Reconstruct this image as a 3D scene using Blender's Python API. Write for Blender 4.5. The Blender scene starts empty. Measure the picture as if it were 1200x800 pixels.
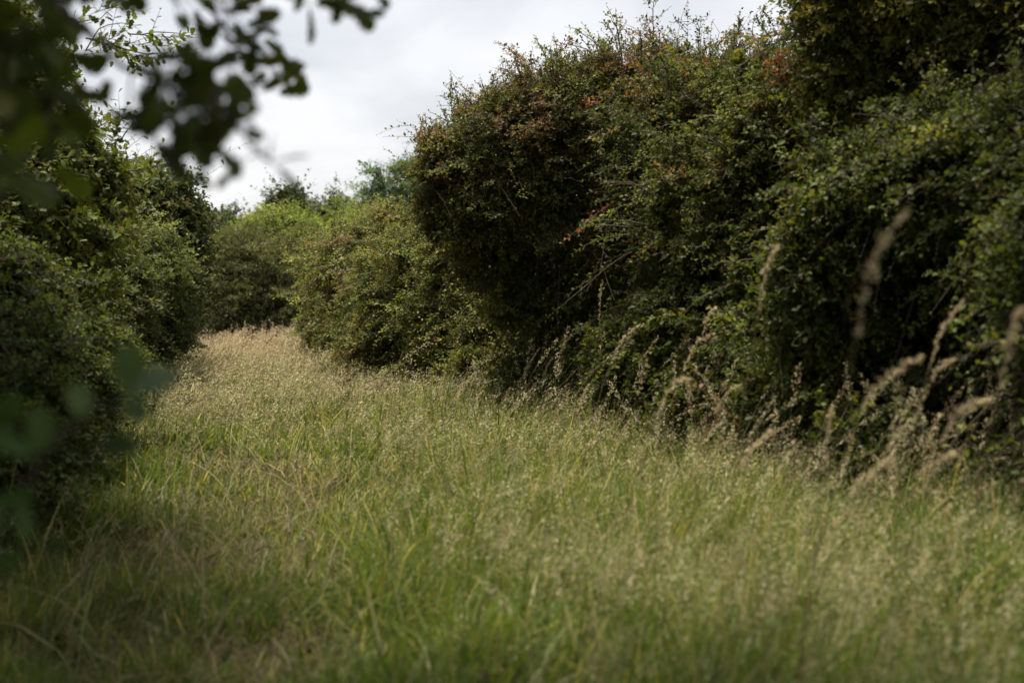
import bpy, math, random, zlib
import numpy as np
from math import radians, sin, cos, pi

rng = np.random.default_rng(7)
random.seed(7)
scene = bpy.context.scene
C = scene.collection

# ------------------------------------------------------------------ camera
CAM_Z = 1.65
PITCH = math.atan(115.0 / 1667.0)
cam_d = bpy.data.cameras.new('camera')
cam = bpy.data.objects.new('camera', cam_d)
C.objects.link(cam)
cam.location = (0, 0, CAM_Z)
cam.rotation_euler = (radians(90) - PITCH, 0, 0)
cam_d.lens = 50.0
cam_d.sensor_width = 36.0
cam_d.clip_start = 0.05
cam_d.clip_end = 6000
cam_d.dof.use_dof = True
cam_d.dof.focus_distance = 14.5
cam_d.dof.aperture_fstop = 1.65
cam_d.dof.aperture_blades = 9
scene.camera = cam

# ------------------------------------------------------------------ light
SUN_EL, SUN_AZ = 74.0, -40.0          # azimuth clockwise from +Y (straight ahead), towards +X (right)
SKY_STRENGTH = 0.1
world = bpy.data.worlds.new('World')
scene.world = world
world.use_nodes = True
nt = world.node_tree
nt.nodes.clear()
wo = nt.nodes.new('ShaderNodeOutputWorld')
bg = nt.nodes.new('ShaderNodeBackground')
sky = nt.nodes.new('ShaderNodeTexSky')
sky.sky_type = 'NISHITA'
sky.sun_disc = False
sky.sun_elevation = radians(SUN_EL)
sky.sun_rotation = radians(SUN_AZ)
tc = nt.nodes.new('ShaderNodeTexCoord')
sep = nt.nodes.new('ShaderNodeSeparateXYZ')
nt.links.new(tc.outputs['Generated'], sep.inputs[0])
zc = nt.nodes.new('ShaderNodeMath'); zc.operation = 'MAXIMUM'; zc.inputs[1].default_value = 0.0
nt.links.new(sep.outputs['Z'], zc.inputs[0])
za = nt.nodes.new('ShaderNodeMath'); za.operation = 'ADD'; za.inputs[1].default_value = 0.38
nt.links.new(zc.outputs[0], za.inputs[0])
dv = nt.nodes.new('ShaderNodeCombineXYZ')
for ax in ('X', 'Y'):
    m = nt.nodes.new('ShaderNodeMath'); m.operation = 'DIVIDE'
    nt.links.new(sep.outputs[ax], m.inputs[0]); nt.links.new(za.outputs[0], m.inputs[1])
    nt.links.new(m.outputs[0], dv.inputs[ax])
n1 = nt.nodes.new('ShaderNodeTexNoise')
n1.inputs['Scale'].default_value = 2.4
n1.inputs['Detail'].default_value = 6.0
n1.inputs['Roughness'].default_value = 0.52
n1.inputs['Distortion'].default_value = 0.35
nt.links.new(dv.outputs[0], n1.inputs['Vector'])
cr = nt.nodes.new('ShaderNodeValToRGB')
e = cr.color_ramp.elements
e[0].position = 0.38; e[0].color = (3.3, 3.38, 3.56, 1)
e[1].position = 0.58; e[1].color = (4.25, 4.25, 4.33, 1)
nt.links.new(n1.outputs['Fac'], cr.inputs[0])
mx = nt.nodes.new('ShaderNodeMixRGB')
mx.inputs[0].default_value = 0.93
nt.links.new(sky.outputs[0], mx.inputs[1])
nt.links.new(cr.outputs[0], mx.inputs[2])
nt.links.new(mx.outputs[0], bg.inputs['Color'])
bg.inputs['Strength'].default_value = SKY_STRENGTH
nt.links.new(bg.outputs[0], wo.inputs['Surface'])

sun_d = bpy.data.lights.new('sun', 'SUN')
sun_d.energy = 4.0
sun_d.angle = radians(14)
sun_d.color = (1.0, 0.92, 0.78)
sun = bpy.data.objects.new('sun', sun_d)
C.objects.link(sun)
sun.rotation_euler = (radians(90 - SUN_EL), 0, radians(180 - SUN_AZ))
sun.location = (20, 10, 30)

vs = scene.view_settings
vs.view_transform = 'Standard'
vs.look = 'None'
vs.exposure = 1.2
vs.gamma = 1.0
vs.use_curve_mapping = False
cy = scene.cycles
cy.max_bounces = 6
cy.diffuse_bounces = 3
cy.glossy_bounces = 2
cy.transmission_bounces = 3
cy.transparent_max_bounces = 4
cy.use_denoising = True
cy.sample_clamp_indirect = 4.0
cy.caustics_reflective = False
cy.caustics_refractive = False

# ------------------------------------------------------------------ helpers
F = 1667.0

def P(px, py, d):
    """World point at forward distance d (along +Y) seen at pixel px,py of the 1200x800 photograph."""
    u = (px - 600) / F
    v = (400 - py) / F
    fy = cos(PITCH) + v * sin(PITCH)
    fz = -sin(PITCH) + v * cos(PITCH)
    s = d / fy
    return np.array([u * s, d, CAM_Z + fz * s])

def ground_z(x, y):
    x = np.asarray(x, float); y = np.asarray(y, float)
    t = np.clip((y - 2) / 25.0, 0, 1)
    z = -0.62 * t * t * (3 - 2 * t)
    z = z + 0.05 * np.sin(x * 0.9 + 1.3) * np.sin(y * 0.6) * np.clip(1 - y / 60, 0, 1) + 0.02 * np.sin(x * 2.3 + y * 1.7)
    far = np.clip((y - 40) / 300.0, 0, 1)
    return z - 9.0 * far * far * (3 - 2 * far)

def norm(a):
    return a / np.maximum(np.linalg.norm(a, axis=-1, keepdims=True), 1e-9)

def make_mesh(name, V, faces, cols, mat, parent=None, smooth=False):
    """V (n,3); faces list of (k,m) index arrays; cols list of (k,3) face colours or None."""
    me = bpy.data.meshes.new(name)
    V = np.ascontiguousarray(V, dtype=np.float32)
    me.vertices.add(len(V))
    me.vertices.foreach_set('co', V.ravel())
    faces = [f for f in faces if len(f)]
    tot = sum(f.size for f in faces)
    npoly = sum(len(f) for f in faces)
    me.loops.add(tot)
    me.loops.foreach_set('vertex_index', np.concatenate([f.ravel() for f in faces]).astype(np.int32))
    me.polygons.add(npoly)
    ls = []
    off = 0
    for f in faces:
        k, m = f.shape
        ls.append(off + np.arange(k) * m)
        off += k * m
    me.polygons.foreach_set('loop_start', np.concatenate(ls).astype(np.int32))
    if smooth:
        me.polygons.foreach_set('use_smooth', np.ones(npoly, dtype=bool))
    me.update(calc_edges=True)
    if cols is not None:
        at = me.attributes.new('tint', 'FLOAT_COLOR', 'FACE')
        c = np.concatenate([c for c in cols if len(c)])
        c4 = np.ones((npoly, 4), dtype=np.float32)
        c4[:, :3] = c
        at.data.foreach_set('color', c4.ravel())
    me.materials.append(mat)
    o = bpy.data.objects.new(name, me)
    C.objects.link(o)
    if parent is not None:
        o.parent = parent
        o.matrix_parent_inverse = parent.matrix_world.inverted()
    return o

def thing(name, label, cat, loc, group=None):
    o = bpy.data.objects.new(name, None)
    C.objects.link(o)
    o.empty_display_size = 0.2
    o.location = loc
    o['label'] = label
    o['category'] = cat
    if group:
        o['group'] = group
    bpy.context.view_layer.update()
    return o

def tag(o, label=None, cat=None, kind=None, group=None):
    if label: o['label'] = label
    if cat: o['category'] = cat
    if kind: o['kind'] = kind
    if group: o['group'] = group
    return o

# ------------------------------------------------------------------ materials
def leaf_mat(name, rough=0.42, spec=0.45, trans=0.28, warm=(1.25, 1.25, 0.55)):
    m = bpy.data.materials.new(name); m.use_nodes = True
    t = m.node_tree; t.nodes.clear()
    out = t.nodes.new('ShaderNodeOutputMaterial')
    a = t.nodes.new('ShaderNodeAttribute'); a.attribute_name = 'tint'
    pb = t.nodes.new('ShaderNodeBsdfPrincipled')
    tex = t.nodes.new('ShaderNodeTexCoord')
    nz = t.nodes.new('ShaderNodeTexNoise'); nz.inputs['Scale'].default_value = 60; nz.inputs['Detail'].default_value = 2
    t.links.new(tex.outputs['Object'], nz.inputs['Vector'])
    mr = t.nodes.new('ShaderNodeMapRange')
    mr.inputs['From Min'].default_value = 0.3; mr.inputs['From Max'].default_value = 0.7
    mr.inputs['To Min'].default_value = 0.78; mr.inputs['To Max'].default_value = 1.22
    t.links.new(nz.outputs['Fac'], mr.inputs['Value'])
    mul = t.nodes.new('ShaderNodeMixRGB'); mul.blend_type = 'MULTIPLY'; mul.inputs[0].default_value = 1
    t.links.new(a.outputs['Color'], mul.inputs[1]); t.links.new(mr.outputs[0], mul.inputs[2])
    t.links.new(mul.outputs[0], pb.inputs['Base Color'])
    pb.inputs['Roughness'].default_value = rough
    pb.inputs['Specular IOR Level'].default_value = spec
    tr = t.nodes.new('ShaderNodeBsdfTranslucent')
    m2 = t.nodes.new('ShaderNodeMixRGB'); m2.blend_type = 'MULTIPLY'; m2.inputs[0].default_value = 1
    m2.inputs[2].default_value = (*warm, 1)
    t.links.new(mul.outputs[0], m2.inputs[1]); t.links.new(m2.outputs[0], tr.inputs['Color'])
    mix = t.nodes.new('ShaderNodeMixShader'); mix.inputs[0].default_value = trans
    t.links.new(pb.outputs[0], mix.inputs[1]); t.links.new(tr.outputs[0], mix.inputs[2])
    t.links.new(mix.outputs[0], out.inputs['Surface'])
    return m

def bark_mat(name, c1, c2, scale=18):
    m = bpy.data.materials.new(name); m.use_nodes = True
    t = m.node_tree
    pb = t.nodes['Principled BSDF']
    tex = t.nodes.new('ShaderNodeTexCoord')
    nz = t.nodes.new('ShaderNodeTexNoise'); nz.inputs['Scale'].default_value = scale; nz.inputs['Detail'].default_value = 8
    mp = t.nodes.new('ShaderNodeMapping'); mp.inputs['Scale'].default_value = (1, 1, 0.25)
    t.links.new(tex.outputs['Object'], mp.inputs[0]); t.links.new(mp.outputs[0], nz.inputs['Vector'])
    r = t.nodes.new('ShaderNodeValToRGB')
    r.color_ramp.elements[0].position = 0.35; r.color_ramp.elements[0].color = (*c1, 1)
    r.color_ramp.elements[1].position = 0.7; r.color_ramp.elements[1].color = (*c2, 1)
    t.links.new(nz.outputs['Fac'], r.inputs[0]); t.links.new(r.outputs[0], pb.inputs['Base Color'])
    bp = t.nodes.new('ShaderNodeBump'); bp.inputs['Strength'].default_value = 0.6; bp.inputs['Distance'].default_value = 0.02
    t.links.new(nz.outputs['Fac'], bp.inputs['Height']); t.links.new(bp.outputs[0], pb.inputs['Normal'])
    pb.inputs['Roughness'].default_value = 0.9
    return m

LEAF = leaf_mat('leaf', 0.55, 0.15, 0.38)
LEAF_GLOSSY = leaf_mat('waxy_leaf', 0.58, 0.2, 0.36)
GRASS = leaf_mat('grass_blade', 0.6, 0.14, 0.38, (1.3, 1.25, 0.5))
STRAW = leaf_mat('dry_grass', 0.7, 0.2, 0.3, (1.1, 1.05, 0.9))
NEAR_LEAF = leaf_mat('near_oak_leaf', 0.5, 0.2, 0.5, (1.4, 1.4, 0.5))
BARK = bark_mat('bark', (0.05, 0.04, 0.03), (0.14, 0.12, 0.095))
TWIG = bark_mat('twig_bark', (0.045, 0.03, 0.022), (0.10, 0.075, 0.05), 30)

# ------------------------------------------------------------------ leaf templates (x along, y across, z up)
def tmpl_simple(w=0.6, fold=0.10):
    V = np.array([[0, 0, 0], [0.45, -w / 2, fold], [1, 0, -0.04], [0.45, w / 2, fold], [0.5, 0, 0]], float)
    return V, [np.array([[0, 1, 4], [4, 1, 2], [0, 4, 3], [4, 2, 3]])]
def tmpl_diamond(w=0.62, fold=0.12):
    V = np.array([[0, 0, 0], [0.45, -w / 2, fold], [1, 0, -0.02], [0.45, w / 2, fold]], float)
    return V, [np.array([[0, 1, 2], [0, 2, 3]])]
def tmpl_oval(w=0.6, fold=0.10):
    V = np.array([[0, 0, 0], [0.28, -w * .42, fold], [0.68, -w * .45, fold], [1, 0, -0.08], [0.68, w * .45, fold], [0.28, w * .42, fold], [.3, 0, 0.02], [.68, 0, 0]], float)
    return V, [np.array([[0, 1, 6], [0, 6, 5], [7, 2, 3], [7, 3, 4]]), np.array([[6, 1, 2, 7], [6, 7, 4, 5]])]
def tmpl_strip(ts, ws, fold=0.18, curl=0.15):
    n = len(ts); V = []
    for t, w in zip(ts, ws):
        z = -curl * t * t
        V += [[t, -w, z + fold * w], [t, 0, z], [t, w, z + fold * w]]
    q = []
    for i in range(n - 1):
        a = 3 * i
        q += [[a, a + 3, a + 4, a + 1], [a + 1, a + 4, a + 5, a + 2]]
    return np.array(V, float), [np.array(q)]
OAK = tmpl_strip([0, .06, .14, .22, .28, .38, .45, .52, .62, .69, .76, .86, .93, .98, 1.0],
                 [.008, .01, .09, .19, .11, .19, .27, .16, .26, .33, .21, .28, .18, .12, .02])
OAK_FAR = tmpl_strip([0, .2, .3, .5, .6, .8, 1.0], [.01, .18, .12, .28, .18, .28, .03])
HAZEL = tmpl_strip([0, .08, .2, .4, .62, .8, .92, 1.0], [.02, .14, .25, .32, .33, .27, .14, .01], 0.12, 0.1)
BRAMBLE = tmpl_oval(0.7, 0.12)

def place_leaves(tmpl, pos, dx, nz, size, cols):
    """Stack N copies of a leaf template; returns V, faces, cols."""
    V0, Fs = tmpl
    n = len(pos)
    dx = norm(dx)
    ny = norm(np.cross(nz, dx))
    nn = np.cross(dx, ny)
    s = size[:, None, None]
    W = pos[:, None, :] + s * (V0[None, :, 0, None] * dx[:, None, :] + V0[None, :, 1, None] * ny[:, None, :] + V0[None, :, 2, None] * nn[:, None, :])
    m = len(V0)
    offs = (np.arange(n) * m)
    faces, cc = [], []
    for f in Fs:
        faces.append((f[None] + offs[:, None, None]).reshape(-1, f.shape[1]))
        cc.append(np.repeat(cols, len(f), axis=0))
    return W.reshape(-1, 3), faces, cc

class Acc:
    def __init__(s): s.V = []; s.F = {}; s.n = 0
    def add(s, V, faces, cols):
        for f, c in zip(faces, cols):
            s.F.setdefault(f.shape[1], []).append((f + s.n, c))
        s.V.append(V); s.n += len(V)
    def build(s, name, mat, parent=None, smooth=False):
        if not s.n: return None
        fs, cs = [], []
        for k in sorted(s.F):
            fs.append(np.concatenate([a for a, _ in s.F[k]]))
            cs.append(np.concatenate([b for _, b in s.F[k]]))
        return make_mesh(name, np.concatenate(s.V), fs, cs, mat, parent, smooth)

def tubes(paths, radii, k=3):
    """paths (n,m,3), radii (n,m) -> V, faces, white cols."""
    n, m, _ = paths.shape
    tan = np.gradient(paths, axis=1)
    tan = norm(tan)
    ref = np.where(np.abs(tan[..., 2:3]) > 0.9, np.array([1.0, 0, 0]), np.array([0, 0, 1.0]))
    a = norm(np.cross(tan, ref)); b = np.cross(tan, a)
    ang = np.arange(k) * 2 * pi / k
    V = paths[:, :, None, :] + radii[:, :, None, None] * (a[:, :, None, :] * np.cos(ang)[None, None, :, None] + b[:, :, None, :] * np.sin(ang)[None, None, :, None])
    idx = np.arange(n * m * k).reshape(n, m, k)
    i0 = idx[:, :-1, :]; i1 = idx[:, 1:, :]
    q = np.stack([i0, np.roll(i0, -1, 2), np.roll(i1, -1, 2), i1], -1).reshape(-1, 4)
    return V.reshape(-1, 3), [q], [np.ones((len(q), 3)) * 0.1]

def limb(acc, pts, r0, r1, k=8, wob=0.03, sub=5):
    """A tapered, slightly crooked limb through the given points."""
    pts = np.array(pts, float)
    n = (len(pts) - 1) * sub + 1
    t = np.linspace(0, len(pts) - 1, n)
    path = np.stack([np.interp(t, np.arange(len(pts)), pts[:, i]) for i in range(3)], 1)
    for _ in range(2):
        path[1:-1] = 0.5 * path[1:-1] + 0.25 * (path[:-2] + path[2:])
    w = rng.normal(0, wob, (n, 3)); w[0] = w[-1] = 0
    path += w
    r = np.linspace(r0, r1, n) * (1 + rng.normal(0, 0.06, n))
    acc.add(*tubes(path[None], r[None], k))
    return path

def pick(pal, n):
    cs = np.array([p[0] for p in pal], float); w = np.array([p[1] for p in pal], float)
    return cs[rng.choice(len(pal), n, p=w / w.sum())]

# ------------------------------------------------------------------ generic leafy plant
def foliage(lobes, tmpl, size, pal, dens=46, shoots=8, leaves=8, rc=(0.05, 0.11), auto=True, up=0.3, out=0.8,
            spread=0.6, droop=0.25, top_pal=None, top_z=None, top_amt=0.0, fill=3.0, fill_scale=1.8,
            back=0.4, sub=(0.24, 0.42), nsub=1.6, face_cam=True, clump_var=0.2, hairy=0.10, nsprig=0, sprig_len=(.15, .42), spray=16.0, spray_len=(.28, .75)):
    """Lobes carry knobs, knobs carry clumps, clumps carry leafy shoots. Returns (leaf Acc, twig Acc)."""
    L, T = Acc(), Acc()
    lob = np.array(lobes, float)
    if auto:
        k_ = size / 0.04
        dens = dens / k_ ** 1.6
        rc = (rc[0] * k_, rc[1] * k_)
    ph = rng.uniform(0, 6, 6)
    cp_all, cn_all, cc_all = [], [], []
    for li, l in enumerate(lob):
        c0, R = l[:3], l[3:]
        rm = (R[0] * R[1] * R[2]) ** (1 / 3)
        tocam = norm(np.array([0, 0, CAM_Z]) - c0)
        ra = rm * (sub[0] + sub[1]) / 2
        n = max(5, int(nsub * 4 * pi * rm * rm / (pi * ra * ra)))
        u = norm(rng.normal(size=(n, 3)))
        if face_cam:
            u = u[(u @ tocam > -0.3) | (rng.random(n) < back)]
        ctr = c0 + u * R * rng.uniform(.42, .84, (len(u), 1))
        rs = rm * rng.uniform(*sub, len(u))
        kcol = pick(pal, len(u))
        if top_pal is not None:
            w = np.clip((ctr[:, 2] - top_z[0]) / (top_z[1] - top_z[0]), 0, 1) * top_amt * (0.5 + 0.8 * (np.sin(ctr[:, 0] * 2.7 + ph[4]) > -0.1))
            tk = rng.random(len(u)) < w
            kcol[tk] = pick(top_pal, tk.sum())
        for c, r, uu, kc in zip(ctr, rs, u, kcol):
            nc = max(3, int(4 * pi * r * r * dens * .6))
            v = norm(rng.normal(size=(nc, 3)) + uu * .55)
            v = v[(v @ uu) > -0.25]
            if face_cam:
                v = v[(v @ tocam > -0.45) | (rng.random(len(v)) < back)]
            rr = r * (1 - np.abs(rng.normal(0, .16, len(v)))) * np.array(R / rm)[None, :].mean()
            p = c + v * rr[:, None]
            ok = p[:, 2] > ground_z(p[:, 0], p[:, 1]) + 0.02
            for lj, o in enumerate(lob):
                if lj == li: continue
                q = np.linalg.norm((p - o[:3]) / o[3:], axis=1)
                ok &= ~((q < 0.8) & (rng.random(len(p)) < 0.85))
            p, v = p[ok], v[ok]
            if not len(p): continue
            cp_all.append(p); cn_all.append(v)
            own = pick(pal, len(p))
            mixk = rng.random((len(p), 1)) < .65
            cc_all.append(np.where(mixk, kc[None], own) * (1 + rng.normal(0, clump_var, (len(p), 1)) + rng.normal(0, clump_var * .6)).clip(.5, 1.7))
        if fill:
            sz = size * fill_scale
            nf = int(fill * pi * (R[0] * R[2]) / (.42 * sz * sz))
            uf = norm(rng.normal(size=(nf, 3))) * (rng.random((nf, 1)) ** .5) * 0.8
            pf = c0 + uf * R
            pf = pf[pf[:, 2] > ground_z(pf[:, 0], pf[:, 1]) + 0.02]; nf = len(pf)
            if nf:
                L.add(*place_leaves(tmpl_diamond(0.8), pf, rng.normal(size=(nf, 3)), norm(rng.normal(0, 1, (nf, 3)) + [0, 0, 0.3]),
                                    sz * rng.uniform(0.7, 1.3, nf), pick(pal, nf) * .85))
    cp, nn, cc = np.concatenate(cp_all), np.concatenate(cn_all), np.concatenate(cc_all)
    n = len(cp); ns = shoots
    rcl = rng.uniform(*rc, n)
    base = np.repeat(cp, ns, 0) + rng.normal(0, 0.5, (n * ns, 3)) * np.repeat(rcl, ns)[:, None]
    nrm = np.repeat(nn, ns, 0)
    d = norm(nrm * out + np.array([0, 0, up]) + rng.normal(0, spread, (n * ns, 3)))
    ln = np.repeat(rcl, ns) * rng.uniform(0.8, 1.9, n * ns)
    ln *= np.where(rng.random(n * ns) < hairy, rng.uniform(1.6, 3.4, n * ns), 1)
    add_shoots(L, T, base, d, ln, np.repeat(cc, ns, 0), nrm, tmpl, size, leaves, droop, size_var=(.45, 1.35))
    if spray:
        ss, sd_, sl, sc_, sn = [], [], [], [], []
        for l in lob:
            R = l[3:]; rm = (R[0] * R[1] * R[2]) ** (1 / 3)
            tocam = norm(np.array([0, 0, CAM_Z]) - l[:3])
            m_ = int(spray * 4 * pi * rm * rm / (size / .04) ** .8)
            u = norm(rng.normal(size=(m_, 3)) + [0, 0, .15])
            if face_cam: u = u[(u @ tocam > -.35) | (rng.random(m_) < back)]
            p = l[:3] + u * R * rng.uniform(.45, .85, (len(u), 1))
            ok = p[:, 2] > ground_z(p[:, 0], p[:, 1]) + .1
            for o in lob:
                if o is l: continue
                ok &= ~((np.linalg.norm((p + u * R * .3 - o[:3]) / o[3:], axis=1) < .8) & (rng.random(len(p)) < .9))
            p, u = p[ok], u[ok]
            kc = pick(pal, len(p))
            if top_pal is not None:
                tk = rng.random(len(p)) < np.clip((p[:, 2] - top_z[0]) / (top_z[1] - top_z[0]), 0, 1) * top_amt
                kc[tk] = pick(top_pal, tk.sum())
            ss.append(p); sc_.append(kc * (1 + rng.normal(0, .28, (len(p), 1))).clip(.5, 1.8)); sn.append(u)
            sd_.append(norm(u * .9 + np.array([0, 0, up + .12]) + rng.normal(0, .35, p.shape)))
            sl.append(rng.uniform(*spray_len, len(p)) * np.clip(rm / .6, .5, 1.5))
        ss, sd_, sl, sc_, sn = map(np.concatenate, (ss, sd_, sl, sc_, sn))
        sprays(L, T, ss, sd_, sl, sc_, sn, tmpl, size, .25 + droop * .6)
    if nsprig:
        w = np.clip(nn[:, 2] + .15, 0, 1) * np.clip((cp[:, 2] - np.median(cp[:, 2])) / 1.0 + .25, .02, 1)
        k = rng.choice(n, min(nsprig, n), replace=False, p=w / w.sum())
        sd = norm(nn[k] * .5 + np.array([0, 0, .75]) + rng.normal(0, .35, (len(k), 3)))
        sprigs(L, T, cp[k], cp[k] + sd * rng.uniform(*sprig_len, (len(k), 1)), tmpl, size, [(tuple(c), 1) for c in cc[k][:40]], 12, 4, .08 * size / .04)
    return L, T

def add_shoots(L, T, base, d, ln, col, nrm, tmpl, size, leaves, droop, twig_r=0.0022, size_var=(0.65, 1.25)):
    n = len(base)
    sag = droop * rng.uniform(0.2, 1.5, n)
    def at(t):
        p = base[:, None] + d[:, None] * (ln[:, None] * t)[..., None]
        p[..., 2] -= sag[:, None] * ln[:, None] * t * t
        return p
    tt = np.linspace(0, 1, 4)[None].repeat(n, 0)
    tw = at(tt)
    rr = twig_r * np.linspace(1.3, 0.45, 4)[None].repeat(n, 0) * rng.uniform(0.7, 1.4, (n, 1))
    T.add(*tubes(tw, rr, 3))
    k = leaves
    t = (np.arange(k)[None] + rng.uniform(0.2, 1.0, (n, k))) / k
    t = 0.12 + 0.9 * t
    pos = at(t).reshape(-1, 3)
    D = np.repeat(d, k, 0)
    ang = (np.arange(k)[None] * 2.4 + rng.uniform(0, 6.28, (n, 1)) + rng.normal(0, 0.3, (n, k))).ravel()
    ref = np.where(np.abs(D[:, 2:3]) > 0.9, np.array([1.0, 0, 0]), np.array([0, 0, 1.0]))
    a = norm(np.cross(D, ref)); b = np.cross(D, a)
    perp = a * np.cos(ang)[:, None] + b * np.sin(ang)[:, None]
    ld = norm(D * rng.uniform(0.25, 0.9, (len(D), 1)) + perp * 0.85 + np.array([0, 0, -0.1]))
    N = np.repeat(nrm, k, 0)
    nz = norm(N * 0.45 + np.array([0, 0, 0.7]) + rng.normal(0, 0.42, (len(D), 3)))
    sz = size * rng.uniform(*size_var, len(D)) * np.clip(1.15 - 0.45 * t.ravel(), 0.5, 1.2)
    cc = np.repeat(col, k, 0) * (1 + rng.normal(0, 0.16, (len(D), 1))).clip(0.5, 1.6) * (1 + rng.normal(0, 0.06, (len(D), 3)))
    L.add(*place_leaves(tmpl, pos, ld, nz, sz, cc.clip(0.004, 0.6)))

def sprigs(L, T, starts, ends, tmpl, size, pal, leaves=16, side=4, side_len=0.12, r=0.003):
    """Long thin shoots that stand out of a crown, each with short side shoots."""
    S = np.array(starts, float); E = np.array(ends, float)
    n = len(S)
    t = np.linspace(0, 1, 6)
    bend = rng.normal(0, 0.06, (n, 3))
    path = S[:, None] + (E - S)[:, None] * t[None, :, None] + bend[:, None] * np.sin(t * pi)[None, :, None]
    path[:, 1:-1] += rng.normal(0, 0.008, path[:, 1:-1].shape)
    T.add(*tubes(path, (r * np.linspace(1.2, .4, 6))[None].repeat(n, 0), 4))
    ln = np.linalg.norm(E - S, axis=1)
    d = norm(E - S)
    add_shoots(L, T, S, d, ln, pick(pal, n), np.tile([0, -0.3, 0.8], (n, 1)), tmpl, size, leaves, 0.0)
    for j in range(side):
        tj = rng.uniform(0.15, 0.9, n)
        b = S + (E - S) * tj[:, None]
        ds = norm(d * 0.7 + rng.normal(0, 0.6, (n, 3)))
        add_shoots(L, T, b, ds, side_len * rng.uniform(.5, 1.5, n), pick(pal, n), np.tile([0, -0.3, 0.8], (n, 1)), tmpl, size * .9, max(4, leaves // 3), 0.05)

def sprays(L, T, S, D, Ln, col, nrm, tmpl, size, sag, m=11, leaves=7):
    """Arching boughs with flattened rows of leafy side shoots."""
    n = len(S)
    g = sag * rng.uniform(.3, 1.6, n)
    def at(t):
        p = S[:, None] + D[:, None] * (Ln[:, None] * t)[..., None]
        p[..., 2] -= g[:, None] * Ln[:, None] * t * t
        return p
    tt = np.linspace(0, 1, 7)[None].repeat(n, 0)
    T.add(*tubes(at(tt) + rng.normal(0, .006, (n, 7, 3)), (.0042 * (Ln / .5))[:, None] * np.linspace(1.2, .35, 7)[None], 4))
    t = (np.arange(m)[None] + rng.uniform(0, 1, (n, m))) / m * .92 + .08
    b = at(t)
    tan = norm(D[:, None] - np.array([0, 0, 1.0]) * (2 * g[:, None] * t)[..., None])
    side = norm(np.cross(tan, np.array([0, 0, 1.0])) + 1e-6)
    sg = np.where(np.arange(m) % 2 == 0, 1.0, -1.0)[None, :, None]
    d = norm(tan * .75 + side * sg * .8 + rng.normal(0, .22, tan.shape) + np.array([0, 0, .12]))
    ln = (Ln[:, None] * .34 * (1.15 - .75 * t)) * rng.uniform(.6, 1.4, t.shape) + size * .8
    cc = np.repeat(col, m, 0) * (1 + rng.normal(0, .1, (n * m, 1)))
    add_shoots(L, T, b.reshape(-1, 3), d.reshape(-1, 3), ln.ravel(), cc, np.repeat(nrm * .4 + [0, 0, .6], m, 0), tmpl, size, leaves, .2, size_var=(.5, 1.4))

def LB(px, py, d, rx, rz, ry=None):
    """A lobe centred at the place seen at (px, py) at distance d; radii in metres."""
    p = P(px, py, d)
    return (p[0], p[1], p[2], rx, ry if ry else (rx + rz) / 2, rz)

def plant(name, label, cat, base, lobes, tmpl, size, pal, stems, stem_r=0.05, mat=None, group=None, crown='crown', stemname='stem',
          extra=None, **kw):
    global rng
    rng = np.random.default_rng(zlib.crc32(name.encode()))
    bx, by = base
    bz = float(ground_z(bx, by))
    root = thing(name, label, cat, (bx, by, bz), group)
    L, T = foliage(lobes, tmpl, size, pal, **kw)
    if extra: extra(L, T)
    L.build(crown, mat or LEAF, root)
    T.build('twigs', TWIG, root)
    for i in range(stems):
        S = Acc()
        o = np.array([bx + rng.normal(0, 0.12 * min(stems - 1, 3)), by + rng.normal(0, 0.08 * min(stems - 1, 3)), 0])
        o[2] = float(ground_z(o[0], o[1])) - 0.05
        lb = lobes[i % len(lobes)]
        tip = np.array(lb[:3]) + np.array([0, 0, lb[5] * 0.35])
        mid = o * 0.45 + tip * 0.55 + rng.normal(0, 0.12, 3); mid[2] += 0.1
        pth = limb(S, [o, mid, tip], stem_r * rng.uniform(.8, 1.2), stem_r * 0.25)
        for j in range(7):
            q = pth[rng.integers(len(pth) // 4, len(pth) - 1)]
            lb2 = lobes[rng.integers(len(lobes))]
            e = np.array(lb2[:3]) + norm(rng.normal(size=3)) * np.array(lb2[3:]) * 0.85
            if np.linalg.norm(e - q) > 2.2 * max(lb2[3:]): continue
            e[2] = max(e[2], bz + 0.15)
            limb(S, [q, (q + e) / 2 + rng.normal(0, .06, 3), e], stem_r * .4, stem_r * .1, 6, 0.015)
        S.build(stemname, BARK, root, True)
    return root

# ------------------------------------------------------------------ ground and far land
def grid(xs, ys, zf):
    X, Y = np.meshgrid(xs, ys)
    V = np.stack([X, Y, zf(X, Y)], -1).reshape(-1, 3)
    ny, nx = X.shape
    i = np.arange(nx * ny).reshape(ny, nx)
    q = np.stack([i[:-1, :-1], i[:-1, 1:], i[1:, 1:], i[1:, :-1]], -1).reshape(-1, 4)
    return V, q

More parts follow.
